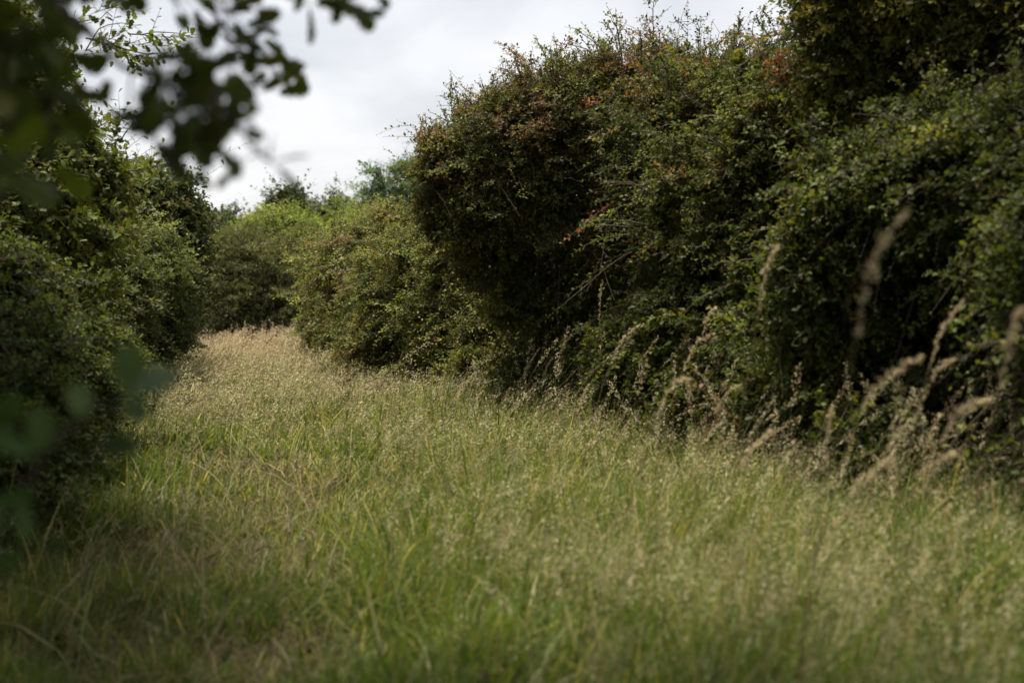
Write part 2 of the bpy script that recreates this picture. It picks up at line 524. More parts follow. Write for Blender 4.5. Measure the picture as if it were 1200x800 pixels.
def ground_material():
    m = bpy.data.materials.new('soil_and_thatch'); m.use_nodes = True
    t = m.node_tree; pb = t.nodes['Principled BSDF']
    tex = t.nodes.new('ShaderNodeTexCoord')
    a = t.nodes.new('ShaderNodeTexNoise'); a.inputs['Scale'].default_value = 0.9; a.inputs['Detail'].default_value = 8
    b = t.nodes.new('ShaderNodeTexNoise'); b.inputs['Scale'].default_value = 35; b.inputs['Detail'].default_value = 6
    t.links.new(tex.outputs['Object'], a.inputs['Vector']); t.links.new(tex.outputs['Object'], b.inputs['Vector'])
    r1 = t.nodes.new('ShaderNodeValToRGB')
    r1.color_ramp.elements[0].position = .35; r1.color_ramp.elements[0].color = (0.035, 0.045, 0.014, 1)
    r1.color_ramp.elements[1].position = .65; r1.color_ramp.elements[1].color = (0.085, 0.07, 0.032, 1)
    r2 = t.nodes.new('ShaderNodeValToRGB')
    r2.color_ramp.elements[0].position = .3; r2.color_ramp.elements[0].color = (0.35, 0.35, 0.35, 1)
    r2.color_ramp.elements[1].position = .7; r2.color_ramp.elements[1].color = (1.3, 1.3, 1.3, 1)
    mu = t.nodes.new('ShaderNodeMixRGB'); mu.blend_type = 'MULTIPLY'; mu.inputs[0].default_value = 1
    t.links.new(a.outputs['Fac'], r1.inputs[0]); t.links.new(b.outputs['Fac'], r2.inputs[0])
    t.links.new(r1.outputs[0], mu.inputs[1]); t.links.new(r2.outputs[0], mu.inputs[2])
    t.links.new(mu.outputs[0], pb.inputs['Base Color'])
    pb.inputs['Roughness'].default_value = 1.0
    pb.inputs['Specular IOR Level'].default_value = 0.1
    bp = t.nodes.new('ShaderNodeBump'); bp.inputs['Distance'].default_value = 0.03
    t.links.new(b.outputs['Fac'], bp.inputs['Height']); t.links.new(bp.outputs[0], pb.inputs['Normal'])
    return m

GROUND = ground_material()
xs = np.concatenate([[-2500, -1200, -600, -300, -150, -80, -45], np.arange(-30, 30.01, 0.5), [45, 80, 150, 300, 600, 1200, 2500]])
ys = np.concatenate([[-300, -100, -40, -20], np.arange(-10, 50.01, 0.5), [60, 75, 95, 120, 150, 190, 240, 300, 350, 450, 700, 1200, 2500, 4000]])
V, q = grid(xs, ys, ground_z)
g = make_mesh('ground', V, [q], None, GROUND, None, True)
g['kind'] = 'structure'

def hill_z(x, y):
    r = 11.3 + 3 * np.sin(x * 0.004 + 1) + 1.5 * np.sin(x * 0.011) + 0.6 * np.sin(x * 0.05 + 2)
    t = np.clip((y - 700) / 250.0, 0, 1)
    u = np.clip((1500 - y) / 500.0, 0, 1)
    return -9.5 + (r + 9.5) * np.minimum(t, u) ** 0.8
mh = bpy.data.materials.new('distant_woodland'); mh.use_nodes = True
tt = mh.node_tree; pb = tt.nodes['Principled BSDF']
nz = tt.nodes.new('ShaderNodeTexNoise'); nz.inputs['Scale'].default_value = 0.02; nz.inputs['Detail'].default_value = 8
txc = tt.nodes.new('ShaderNodeTexCoord'); tt.links.new(txc.outputs['Object'], nz.inputs['Vector'])
rr = tt.nodes.new('ShaderNodeValToRGB')
rr.color_ramp.elements[0].position = .4; rr.color_ramp.elements[0].color = (0.04, 0.06, 0.05, 1)  # bluish cast painted into the woodland in place of distance haze
rr.color_ramp.elements[1].position = .6; rr.color_ramp.elements[1].color = (0.08, 0.11, 0.08, 1)
tt.links.new(nz.outputs['Fac'], rr.inputs[0]); tt.links.new(rr.outputs[0], pb.inputs['Base Color'])
pb.inputs['Roughness'].default_value = 1
V, q = grid(np.linspace(-1500, 1500, 240), np.linspace(700, 1500, 30), hill_z)
V[:, 2] += rng.uniform(0, 1.6, len(V))
h = make_mesh('hill', V, [q], None, mh, None, False)
h['kind'] = 'structure'

# ------------------------------------------------------------------ hedge along the right
HAW = [((0.116, 0.129, 0.035), 5), ((0.139, 0.139, 0.042), 4), ((0.090, 0.106, 0.031), 4), ((0.172, 0.122, 0.046), 1.8), ((0.139, 0.168, 0.040), 3)]
HAW_TOP = [((0.178, 0.110, 0.050), 4), ((0.184, 0.089, 0.044), 2), ((0.149, 0.116, 0.047), 5), ((0.218, 0.089, 0.042), .7), ((0.115, 0.068, 0.042), 2)]
BRAM = [((0.067, 0.086, 0.020), 5), ((0.084, 0.109, 0.021), 4), ((0.053, 0.069, 0.018), 3), ((0.120, 0.129, 0.025), 1.2), ((0.127, 0.076, 0.025), 0.15)]
BRAM_LIGHT = [((.11, .14, .03), 3), ((.08, .11, .026), 4), ((.15, .15, .03), 1), ((.05, .075, .022), 3)]
DARKG = [((0.077, 0.091, 0.020), 5), ((0.106, 0.116, 0.023), 4), ((0.144, 0.138, 0.025), 2), ((0.193, 0.162, 0.029), 0.8)]

H1 = [LB(590, 190, 12.9, .60, .55), LB(560, 235, 12.9, .44, .5), LB(525, 185, 12.8, .28, .26), LB(580, 300, 13.1, .34, .26), LB(615, 350, 13.3, .36, .32), LB(515, 245, 12.9, .22, .2), LB(610, 150, 12.9, .40, .32), LB(675, 150, 13.1, .80, .56), LB(660, 235, 13.2, .85, .75),
      LB(760, 165, 12.9, .78, .80), LB(705, 330, 13.4, .62, .7), LB(740, 260, 12.9, .70, .60), LB(690, 410, 13.7, .55, .55), LB(725, 440, 13.2, .5, .5)]
def h1_extra(L, T):
    st, en = [], []
    for (a, b, c, d_) in [(545, 170, 528, 98), (560, 150, 548, 100), (500, 175, 486, 148), (512, 200, 492, 165), (600, 130, 588, 66), (612, 120, 622, 62),
                          (640, 110, 652, 55), (655, 110, 668, 62), (680, 95, 672, 58), (698, 100, 688, 44), (700, 95, 712, 40), (706, 100, 704, 46), (690, 95, 700, 60),
                          (735, 90, 748, 62), (752, 90, 762, 66), (575, 135, 578, 90), (628, 115, 640, 80), (720, 95, 726, 68), (535, 175, 520, 130)]:
        dd = 12.8 + rng.uniform(-.3, .3)
        st.append(P(a, b + 12, dd)); en.append(P(c, d_, dd))
    sprigs(L, T, st, en, tmpl_simple(.66), .042, HAW_TOP[:3] + HAW[:2], 22, 11, .15)
plant('hawthorn_bush', 'big rounded olive brown bush leaning out over a dark hollow, tallest against the open sky', 'bush', (.9, 13.9), H1,
      tmpl_diamond(.64), .036, HAW, 5, .06, extra=h1_extra, top_pal=HAW_TOP, top_z=(2.0, 3.1), top_amt=.75, nsprig=130)

H2 = [LB(830, 172, 12.0, .72, .58), LB(785, 135, 12.6, .6, .4), LB(885, 152, 11.6, .66, .52), LB(860, 250, 11.4, .75, .75), LB(930, 200, 10.9, .62, .7),
      LB(800, 330, 12.4, .55, .65), LB(880, 360, 11.7, .55, .65), LB(800, 420, 12.0, .6, .45)]
def h2_extra(L, T):
    st, en = [], []
    for (a, b, c, d_) in [(806, 110, 806, 0), (812, 95, 822, 22), (800, 95, 795, 55), (815, 100, 828, 45), (850, 90, 862, 38), (862, 95, 880, 15), (870, 85, 905, 12),
                          (880, 90, 918, 8), (840, 90, 848, 60), (890, 80, 925, 30), (785, 105, 778, 62), (860, 70, 868, 12), (905, 80, 935, 12), (895, 60, 945, 40), (845, 80, 872, 50), (875, 70, 900, 40), (900, 60, 890, 10), (910, 70, 950, 20), (830, 95, 838, 66), (770, 95, 765, 66)]:
        dd = 12.2 + rng.uniform(-.3, .3)
        st.append(P(a, b + 10, dd)); en.append(P(c, d_, dd))
    sprigs(L, T, st, en, tmpl_simple(.66), .044, [((.045, .06, .024), 3), ((.07, .08, .03), 2)], 24, 8, .14)
    # rose hips and yellow leaves
    p = np.concatenate([P(px, py, 11.4)[None] for px, py in [(742, 108), (802, 92), (690, 118), (905, 88), (855, 302), (838, 178)]])
    p = np.repeat(p, 14, 0) + rng.normal(0, .04, (84, 3))
    L.add(*place_leaves(tmpl_oval(.8, .3), p, rng.normal(size=(84, 3)), rng.normal(size=(84, 3)), rng.uniform(.02, .032, 84), np.tile([.26, .10, .045], (84, 1))))
plant('rose_bush', 'rose bush with reddish brown top and thin upright sprays, right of the overhanging bush', 'bush', (2.0, 11.9), H2,
      tmpl_diamond(.66), .04, HAW + BRAM[:3], 5, .04, extra=h2_extra, top_pal=HAW_TOP, top_z=(1.9, 3.1), top_amt=.6, nsprig=110)

H3 = [LB(1065, 55, 10.4, .62, .72), LB(1110, -40, 10.2, 1.0, 1.0), LB(1190, 40, 10.0, .95, .9), LB(1040, 140, 10.4, .7, .6), LB(1300, 0, 9.6, 1.2, 1.3), LB(1020, 95, 10.6, .40, .45), LB(985, 145, 10.7, .3, .35),
      LB(1120, 160, 10.2, .9, .7), LB(1250, 170, 9.6, 1.0, .9), LB(1450, 60, 9.2, 1.2, 1.3), LB(1180, 330, 9.8, 1.0, .9), LB(1040, 290, 10.3, .8, .8), LB(1400, 330, 9, 1.0, 1.0), (3.4, 7.6, 4.8, 1.2, 1.2, .9)]  # last lobe hangs out of view overhead, added for shade at lower right
plant('hazel_tree', 'tall dark green tree filling the upper right corner above the brambles', 'tree', (4.0, 10.3), H3,
      tmpl_oval(.68), .045, DARKG, 5, .09, crown='crown', stemname='trunk', nsprig=140, sprig_len=(.2, .6))

BB = [LB(1080, 210, 8.5, .50, .40), LB(1160, 200, 8.3, .55, .42), LB(1010, 270, 8.7, .42, .42), LB(1120, 300, 8.9, .55, .45), LB(980, 350, 8.8, .42, .42), LB(1260, 240, 7.7, .7, .6),
      LB(1060, 390, 9.4, .6, .5), LB(1200, 370, 9.0, .6, .6), LB(1000, 455, 9.0, .5, .3), LB(1130, 490, 8.7, .6, .3), LB(1270, 450, 8.0, .6, .45), LB(1400, 300, 6.8, .8, .8), LB(1500, 480, 6.2, .8, .6),
      LB(1700, 300, 5.4, .9, 1.0), LB(1750, 560, 5.0, .8, .7)]
def bb_extra(L, T):
    # arching canes with pale fresh leaves
    st, en = [], []
    for (a, b, c, d_, dd) in [(930, 190, 905, 170, 9.6), (960, 180, 1000, 150, 9.2), (1010, 170, 1035, 150, 9.0), (1050, 150, 1110, 85, 8.6), (1130, 140, 1095, 75, 8.6), (1110, 190, 1130, 130, 8.4),
                              (980, 195, 935, 150, 9.3), (945, 350, 900, 345, 9.3), (1150, 170, 1195, 150, 8.2), (1040, 205, 1000, 170, 8.8)]:
        st.append(P(a, b, dd)); en.append(P(c, d_, dd))
    sprigs(L, T, st, en, BRAMBLE, .062, BRAM_LIGHT, 9, 3, .14, .004)
plant('bramble_thicket', 'nearest bank of bramble on the right, soft focus leaves sloping down into deep shade', 'bramble', (2.7, 8.6), BB,
      BRAMBLE, .040, BRAM, 6, .012, mat=LEAF_GLOSSY, extra=bb_extra, droop=.5, nsprig=120, sprig_len=(.2, .5))

BM = [LB(760, 420, 11.6, .45, .35), LB(830, 400, 11.0, .5, .45), LB(900, 420, 10.2, .5, .45), LB(860, 480, 10.3, .55, .35), LB(760, 480, 11.9, .5, .25), LB(950, 480, 9.4, .5, .35), LB(920, 310, 10.6, .42, .5),
      LB(1040, 530, 8.2, .45, .25), LB(680, 470, 12.9, .5, .25), LB(640, 455, 13.3, .45, .3), LB(720, 440, 12.5, .4, .35)]
plant('bramble_mound', 'low tangle of bramble and weeds with pale leaves at the foot of the rose bush', 'bramble', (1.6, 10.6), BM,
      tmpl_oval(.7), .046, BRAM + [((.10, .085, .035), 1), ((.13, .095, .05), .7)], 4, .01, droop=.4,
      mat=LEAF)

# ------------------------------------------------------------------ middle of the right hedge
MID = [((0.166, 0.183, 0.053), 5), ((0.135, 0.159, 0.044), 4), ((0.191, 0.183, 0.061), 3), ((0.105, 0.123, 0.040), 3), ((0.204, 0.159, 0.065), 1.2)]
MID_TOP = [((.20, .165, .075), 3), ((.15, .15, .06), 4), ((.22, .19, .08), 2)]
M1 = [LB(560, 320, 15.6, .55, .55), LB(510, 330, 16.2, .65, .6), LB(470, 340, 17.0, .6, .6), LB(590, 390, 15.0, .5, .5), LB(530, 400, 15.6, .6, .5), LB(470, 410, 16.6, .55, .45), LB(620, 340, 15.2, .5, .6), LB(625, 410, 14.5, .45, .4), LB(655, 380, 14.6, .4, .5), LB(650, 440, 14.2, .45, .3), LB(580, 440, 14.6, .5, .3),
      LB(545, 290, 16.6, .6, .35)]
plant('blackthorn_bush', 'pale green bush sunlit on top, left of and below the big overhanging bush', 'bush', (-.6, 16.2), M1,
      tmpl_diamond(.6), .044, MID, 4, .04, top_pal=MID_TOP, top_z=(.9, 1.7), top_amt=.3, nsprig=70)
M2 = [LB(425, 310, 20.5, .62, .55), LB(400, 345, 22.0, .55, .6), LB(450, 290, 19.8, .65, .45), LB(415, 385, 21.0, .55, .5), LB(455, 350, 19.0, .6, .6), LB(385, 390, 22.6, .42, .4), LB(445, 410, 18.6, .5, .4), LB(490, 285, 19.5, .55, .4),
      LB(385, 315, 23.0, .42, .5)]
plant('dogwood_bush', 'yellowish bush with dry tan sprays on top at the narrow end of the field', 'bush', (-2.6, 21.2), M2,
      tmpl_diamond(.6), .052, MID[:4] + [((.17, .14, .065), 3)], 4, .04, top_pal=MID_TOP, top_z=(.6, 1.9), top_amt=.6, nsprig=90)

# ------------------------------------------------------------------ end of the field
WIL = [((0.106, 0.115, 0.045), 5), ((0.088, 0.098, 0.040), 4), ((0.125, 0.132, 0.045), 3), ((0.075, 0.081, 0.032), 2)]
F1 = [LB(275, 320, 29.5, .95, .75), LB(325, 330, 29.2, .85, .8), LB(255, 355, 29.0, .7, .7), LB(300, 370, 28.8, .8, .6), LB(345, 370, 28.6, .6, .6), LB(238, 335, 30.5, .5, .5), LB(265, 395, 28.6, .5, .4), LB(360, 330, 30, .6, .7)]
plant('willow_bush', 'dark grey green round bush closing the far end of the field', 'bush', (-5.2, 29.5), F1,
      tmpl_diamond(.36), .075, WIL, 5, .05)
F2 = [LB(330, 280, 34, .9, .6), LB(300, 290, 34.5, .8, .55), LB(365, 295, 33.5, .8, .6), LB(400, 285, 33, .7, .5), LB(278, 306, 35, .5, .4), LB(345, 330, 34, 1.0, .8), LB(425, 275, 34, .7, .6)]
plant('sallow_bush', 'bright yellow green bush rising behind the dark round bush at the end of the field', 'bush', (-5.3, 34.5), F2,
      tmpl_diamond(.45), .085, [((.19, .235, .055), 4), ((.15, .19, .05), 4), ((.23, .25, .07), 2)], 4, .06)
T1 = [LB(323, 262, 44, .30, .55), LB(336, 254, 44, .32, .62), LB(350, 260, 44, .30, .55), LB(361, 274, 44, .24, .40), LB(338, 285, 44, .7, .5), LB(313, 280, 44, .28, .35), LB(340, 310, 44, .8, .7)]
plant('poplar_tree', 'dark upright tree with a ragged top standing beyond the yellow green bush', 'tree', (-7, 44), T1,
      tmpl_oval(.8), .12, [((.055, .075, .032), 4), ((.07, .09, .036), 3)], 2, .12, stemname='trunk', up=1.2, fill=1.0, nsprig=40, sprig_len=(.2, .5))
T2 = [LB(264, 266, 48, .5, .35), LB(272, 280, 48, .6, .4), LB(255, 285, 48, .6, .3), LB(285, 285, 48, .6, .4)]
plant('young_tree', 'thin see-through treetop over the far bushes, left of the dark upright tree', 'tree', (-9.5, 48), T2,
      tmpl_oval(.7), .11, [((.09, .11, .06), 4), ((.07, .09, .045), 3)], 3, .05, stemname='trunk', up=.7, fill=0, nsub=.5, nsprig=30, sprig_len=(.3, .7))
T3 = [LB(395, 252, 42, .45, .4), LB(385, 270, 42, .6, .4), LB(405, 268, 42, .5, .35)]
plant('birch_tree', 'small airy treetop between the dark upright tree and the blue green ash', 'tree', (-5.0, 42), T3,
      tmpl_oval(.7), .10, [((.11, .13, .055), 4), ((.09, .12, .05), 3)], 2, .06, stemname='trunk', up=.6, fill=0, nsub=.55, nsprig=30, sprig_len=(.3, .7))
T4 = [LB(470, 225, 37, .85, .6), LB(445, 245, 37, .6, .45), LB(490, 215, 37, .7, .55), LB(465, 260, 37, .9, .6), LB(510, 250, 37, .9, .8), LB(440, 275, 37, .7, .5)]
plant('ash_tree', 'blue green ash tree showing behind the left shoulder of the big overhanging bush', 'tree', (-3, 37), T4,
      tmpl_diamond(.45), .11, [((.095, .145, .080), 4), ((.115, .165, .09), 3)], 3, .1, stemname='trunk', droop=.6, fill=1.0, nsub=1.1, nsprig=50, sprig_len=(.3, .7))  # slight haze is put into the pale blue green leaf colour

# ------------------------------------------------------------------ left side
OAKP = [((0.108, 0.130, 0.027), 5), ((0.083, 0.100, 0.023), 4), ((0.145, 0.165, 0.032), 3), ((0.196, 0.194, 0.038), 1.2), ((0.152, 0.106, 0.032), .3)]
L1 = [LB(42, 202, 12.2, .42, .42), LB(-8, 182, 12.4, .7, .5), LB(72, 252, 12.4, .42, .4), LB(12, 272, 12.0, .75, .55), LB(-48, 262, 11.8, .8, .7), LB(37, 332, 12.2, .5, .4), LB(-128, 192, 12, .9, .9), LB(-168, 312, 11.6, 1.0, .9),
      LB(102, 217, 12.6, .2, .16), LB(62, 172, 12.3, .25, .2), LB(-58, 122, 12.4, .7, .6), LB(-28, 62, 12.6, .5, .45), LB(-128, 42, 12.6, .8, .8), LB(27, 82, 12.8, .3, .25)]
def l1_extra(L, T):
    st, en = [], []
    for (a, b, c, d_) in [(100, 60, 160, 30), (120, 50, 205, 55), (150, 40, 222, 45), (140, 60, 185, 70), (70, 30, 140, 5), (150, 200, 195, 192), (130, 170, 142, 140), (100, 45, 150, 62)]:
        dd = 11.0 + rng.uniform(-.3, .3)
        st.append(P(a, b, dd)); en.append(P(c, d_, dd))
    sprigs(L, T, st, en, OAK_FAR, .085, OAKP[:3], 14, 6, .22, .005)
plant('oak_tree', 'broad green oak crown on the left, standing above the bramble bank in sharp focus', 'tree', (-4.9, 12.4), L1,
      OAK_FAR, .072, OAKP, 2, .14, stemname='trunk', extra=l1_extra, nsprig=70, sprig_len=(.2, .5))
L2 = [LB(188, 249, 19, .42, .35), LB(210, 264, 19, .22, .2), LB(173, 279, 19, .5, .4), LB(203, 299, 19, .32, .2), LB(168, 239, 19, .35, .3), LB(138, 264, 19.4, .7, .7)]
plant('dark_oak_tree', 'small dark oak with a spreading flat side, peeping out right behind the broad oak', 'tree', (-5.3, 19.4), L2,
      OAK_FAR, .085, [((.075, .095, .032), 4), ((.095, .112, .036), 3), ((.11, .10, .04), 1)], 2, .09, stemname='trunk')
S1 = [LB(153, 316, 17.2, .6, .45), LB(183, 346, 18.0, .45, .5), LB(128, 356, 16.2, .55, .5), LB(168, 391, 17.4, .5, .4), LB(108, 316, 16.5, .5, .4), LB(193, 386, 19.0, .35, .35), LB(98, 396, 15.6, .6, .4), LB(203, 326, 19.5, .4, .4), LB(173, 306, 17.6, .45, .35)]
plant('hedge_shrub', 'dense light green shrub bulging into the field below the two oaks', 'shrub', (-4.6, 17.4), S1,
      tmpl_diamond(.7), .046, [((.125, .150, .046), 5), ((.100, .125, .040), 4), ((.150, .170, .052), 2), ((.075, .095, .034), 3)], 4, .04)
B1 = [LB(-16, 366, 9.8, .55, .36), LB(39, 376, 10.4, .5, .36), LB(74, 426, 11.0, .42, .36), LB(14, 436, 9.6, .6, .4), LB(-66, 436, 8.8, .7, .5), LB(-36, 506, 8.4, .55, .35), LB(44, 486, 9.6, .5, .3), LB(-126, 386, 9, .8, .7), LB(104, 436, 13.0, .45, .3), LB(-136, 546, 7.4, .7, .4), LB(129, 436, 15.0, .4, .25), LB(-16, 551, 7.6, .4, .2)]
plant('bramble_bank', 'bramble bank with dull dark leaves under the broad oak on the left', 'bramble', (-3.6, 9.8), B1,
      BRAMBLE, .046, BRAM + [((.10, .13, .03), 1)], 5, .012, droop=.45)

# ------------------------------------------------------------------ oak over the photographer
rng = np.random.default_rng(21)
NEARP = [((0.059, 0.078, 0.018), 5), ((0.073, 0.097, 0.020), 4), ((0.098, 0.128, 0.022), 2), ((0.119, 0.115, 0.024), .6)]
oak = thing('overhanging_oak', 'near oak whose dark blurred leafy boughs hang into the upper left corner', 'tree', (-3.2, .6, float(ground_z(-3.2, .6))))
A = Acc(); limb(A, [(-3.2, .6, -.1), (-3.15, .62, 1.6), (-3.0, .7, 3.2), (-2.9, .6, 5.2)], .24, .10, 14, .012, 7); A.build('trunk', BARK, oak, True)
def near_clusters(L, T, items, bough):
    for (px, py, d, n, size, spread) in items:
        c = P(px, py, d)
        dirs = norm(rng.normal(size=(n, 3)) * [1, .7, .8] + [.45, .0, -.15])
        pos = c + rng.normal(0, spread, (n, 3))
        nz = norm(rng.normal(0, .45, (n, 3)) + [0, -.75, .5])
        sz = size * rng.uniform(.7, 1.15, n)
        cc = pick(NEARP, n) * (1 + rng.normal(0, .12, (n, 1)))
        L.add(*place_leaves(OAK, pos, dirs, nz, sz, cc.clip(.01, .5)))
        st = pos; k = np.linspace(0, 1, 4)
        hub = c + np.array([-.05, 0.0, .03])
        pp = hub[None, None] + (st - hub)[:, None] * k[None, :, None]
        pp[:, 1:3] += rng.normal(0, .004, pp[:, 1:3].shape)
        q = bough[np.argmin(np.linalg.norm(bough - hub, axis=1) + 2.0 * np.maximum(0, hub[2] - .02 - bough[:, 2]))]
        tw = q + (hub - q) * np.linspace(0, 1, 6)[:, None] + np.array([0, 0, .04]) * np.sin(np.linspace(0, pi, 6))[:, None]
        T.add(*tubes(tw[None], np.linspace(.0035, .0022, 6)[None], 5))
        T.add(*tubes(pp, np.array([.0022, .0018, .0014, .001])[None].repeat(n, 0), 4))
boughs = [
    # polyline of a bough, then leaf clusters
    ([(-3.05, .7, 3.0), P(20, -60, 2.9), P(120, 60, 2.8), P(200, 105, 2.75), P(300, 165, 2.7)], .010,
     [(215, 105, 2.75, 9, .092, .030), (232, 130, 2.75, 9, .09, .026), (195, 145, 2.75, 9, .092, .030), (245, 152, 2.72, 5, .08, .018), (200, 100, 2.75, 5, .09, .02), (285, 145, 2.7, 2, .055, .006), (320, 186, 2.7, 3, .07, .010), (283, 192, 2.7, 2, .055, .008),
      (180, 165, 2.8, 3, .08, .02), (232, 82, 2.75, 3, .08, .015), (228, 205, 2.7, 2, .05, .008)]),
    ([(-3.0, .75, 3.3), P(60, -120, 3.6), P(200, -30, 3.6), P(300, 60, 3.6)], .010,
     [(300, 60, 3.6, 6, .085, .03), (315, 85, 3.6, 5, .085, .025), (325, 70, 3.6, 3, .08, .015), (290, 65, 3.6, 3, .08, .02), (318, 105, 3.6, 3, .08, .012), (280, 15, 3.5, 5, .09, .03), (255, 5, 3.5, 6, .09, .03), (225, 5, 3.5, 6, .09, .03)]),
    ([(-3.0, .72, 3.4), P(80, -160, 3.3), P(280, -60, 3.3), P(400, -10, 3.3)], .010,
     [(345, 2, 3.3, 4, .085, .02), (375, 2, 3.3, 4, .085, .02), (400, 12, 3.3, 3, .08, .015), (395, 0, 3.3, 3, .08, .02), (425, -8, 3.3, 2, .06, .015), (288, 25, 3.3, 3, .08, .015)]),
    ([(-3.05, .8, 2.9), P(-160, 60, 3.2), P(-20, 80, 3.2), P(90, 130, 3.2)], .012,
     [(10, 30, 3.2, 14, .09, .06), (50, 50, 3.2, 9, .09, .04), (15, 100, 3.1, 13, .09, .05), (60, 125, 3.2, 6, .085, .03), (80, 20, 3.3, 5, .085, .03), (80, 90, 3.3, 8, .095, .035), (40, 130, 3.2, 10, .095, .045), (100, 150, 3.1, 4, .085, .02), (128, 130, 3.0, 2, .055, .006), (30, 160, 3.1, 6, .085, .035), (80, 165, 3.0, 3, .07, .02), (0, 10, 3.0, 14, .09, .06), (45, 0, 3.2, 9, .09, .04), (115, -8, 3.3, 4, .085, .025), (10, 60, 3.4, 14, .09, .06)]),
    ([(-3.1, .8, 2.3), P(-260, 180, 2.4), P(-80, 200, 2.3), P(10, 230, 2.2)], .010,
     [(-8, 200, 2.3, 4, .075, .025), (2, 235, 2.2, 2, .07, .012), (-15, 275, 2.2, 3, .075, .02), (-25, 160, 2.4, 9, .09, .05)]),
]
for pts, r, cl in boughs:
    A = Acc(); bp_ = limb(A, pts, r, .004, 8, .006, 6); b_ = A.build('bough', BARK, oak, True)
    L, T = Acc(), Acc(); near_clusters(L, T, cl, bp_)
    L.build('leaves', NEAR_LEAF, b_); T.build('twigs', TWIG, b_)
cl = [(-2.9, -.6, 5.0, 2.2, 2.2, 1.3), (-1.2, -.9, 5.2, 1.8, 1.8, 1.0), (-4.0, 1.2, 4.8, 1.8, 1.8, 1.3), (-1.9, .6, 4.4, 1.3, 1.3, .7), (.4, -1.2, 5.2, 1.5, 1.5, .8), (-2.2, -2.6, 2.6, 1.6, 1.3, 1.6), (-.4, -3.4, 3.2, 1.6, 1.2, 1.5), (1.6, -3.0, 4.0, 1.6, 1.3, 1.3), (-3.6, -1.2, 2.4, 1.2, 1.3, 1.6),  # unseen crown, extended overhead and behind the camera to darken near leaves
      (-3.2, 3.4, 5.2, 1.6, 1.5, .9), (-4.2, 5.6, 5.3, 1.5, 1.6, .9), (-3.2, 6.8, 5.6, 1.2, 1.3, .7), (-1.9, 3.4, 5.5, 1.4, 1.4, .8), (-2.6, 5.0, 5.7, 1.3, 1.2, .6), (-3.9, 8.2, 5.2, 1.3, 1.6, .8), (-.6, 2.0, 5.9, 1.3, 1.1, .6), (-.9, 4.6, 6.0, 1.2, 1.0, .5)]  # canopy out of view, added to shade the lower left foreground
n0 = 9
L, T = foliage(cl[:n0], tmpl_oval(.62), .10, NEARP, fill=2.2, face_cam=False)
L2_, T2_ = foliage(cl[n0:], tmpl_oval(.62), .09, NEARP, fill=.4, face_cam=False, nsub=.6)
for a_, b_ in ((L, L2_), (T, T2_)):
    for k_ in b_.F:
        a_.F.setdefault(k_, []).extend([(f_ + a_.n, c_) for f_, c_ in b_.F[k_]])
    a_.V += b_.V; a_.n += b_.n
L.build('crown', LEAF, oak); T.build('twigs', TWIG, oak)
for e_ in cl:
    A = Acc(); limb(A, [(-3.0, .65, 3.4), ((-3.0 + e_[0]) / 2, (.65 + e_[1]) / 2, 4.1), e_[:3]], .08, .025, 8); A.build('limb', BARK, oak, True)

sap = thing('hazel_sapling', 'very blurred dark sapling with broad leaves close by at the left edge', 'sapling', (-1.0, 1.75, float(ground_z(-1.0, 1.75))))
A = Acc(); limb(A, [(-1.0, 1.75, -.02), P(-60, 760, 1.87), P(-10, 620, 1.87), P(60, 520, 1.85), P(140, 455, 1.85)], .010, .003, 8, .004); A.build('stem', TWIG, sap, True)
L, T = Acc(), Acc()
spec = [(150, 458, 58, (.05, 0, 1)), (152, 452, 59, (.95, 0, .25)), (142, 462, 44, (.6, 0, -.6)), (100, 492, 48, (-.2, 0, .9)), (112, 520, 52, (.95, 0, -.05)),
        (55, 530, 55, (-.2, 0, 1)), (40, 535, 50, (-.8, 0, .4)), (22, 590, 50, (.2, 0, -.8)), (10, 520, 55, (-.4, 0, .7)), (0, 625, 55, (-.3, 0, .6)), (0, 500, 45, (.4, 0, .7)),
        (-15, 590, 55, (.5, 0, .1)), (-15, 670, 50, (.5, 0, .3)), (45, 645, 38, (.7, 0, .2))]
for (px, py, s, dr) in spec:
    p = P(px, py, 1.85 + rng.normal(0, .06))
    L.add(*place_leaves(HAZEL, p[None], np.array([dr], float), norm(np.array([[.25 + rng.normal(0, .35), -.75 + rng.normal(0, .3), .75]])), np.array([s / F * 1.85]), np.array([[.20, .27, .19]]) if s == 59 else pick([((.07, .13, .03), 4), ((.10, .15, .06), 1.5), ((.05, .085, .025), 3)], 1)))  # one leaf is coloured pale blue green to imitate sky sheen
L.build('leaves', LEAF_GLOSSY, sap)

rng = np.random.default_rng(33)
# ------------------------------------------------------------------ meadow
LX = ([0, 7, 10, 13, 18, 24, 29], [-3.2, -3.0, -3.3, -4.0, -4.8, -5.6, -6.2])
RX = ([0, 4, 6, 9, 13.6, 18, 24, 29], [3.8, 3.3, 2.9, 2.3, .7, -1.3, -3.1, -3.9])
def field_pts(n_per, d0, d1, expo, ref, edge=.3):
    """Random ground points, thinning with distance: density n_per at ref, falling as (ref/d)^expo."""
    ds = np.linspace(d0, d1, 400)
    w0, w1 = np.interp(ds, *LX) - edge, np.interp(ds, *RX) + edge
    l = np.maximum(w0, -ds * .40 - .8); r = np.minimum(w1, ds * .40 + .8)
    wid = np.maximum(r - l, .01)
    rho = n_per * np.minimum(1, (ref / ds)) ** expo * wid
    N = int(np.trapezoid(rho, ds) if hasattr(np, 'trapezoid') else np.trapz(rho, ds))
    cdf = np.cumsum(rho); cdf /= cdf[-1]
    d = np.interp(rng.random(N), cdf, ds)
    x = np.interp(d, ds, l) + rng.random(N) * np.interp(d, ds, wid)
    return x, d

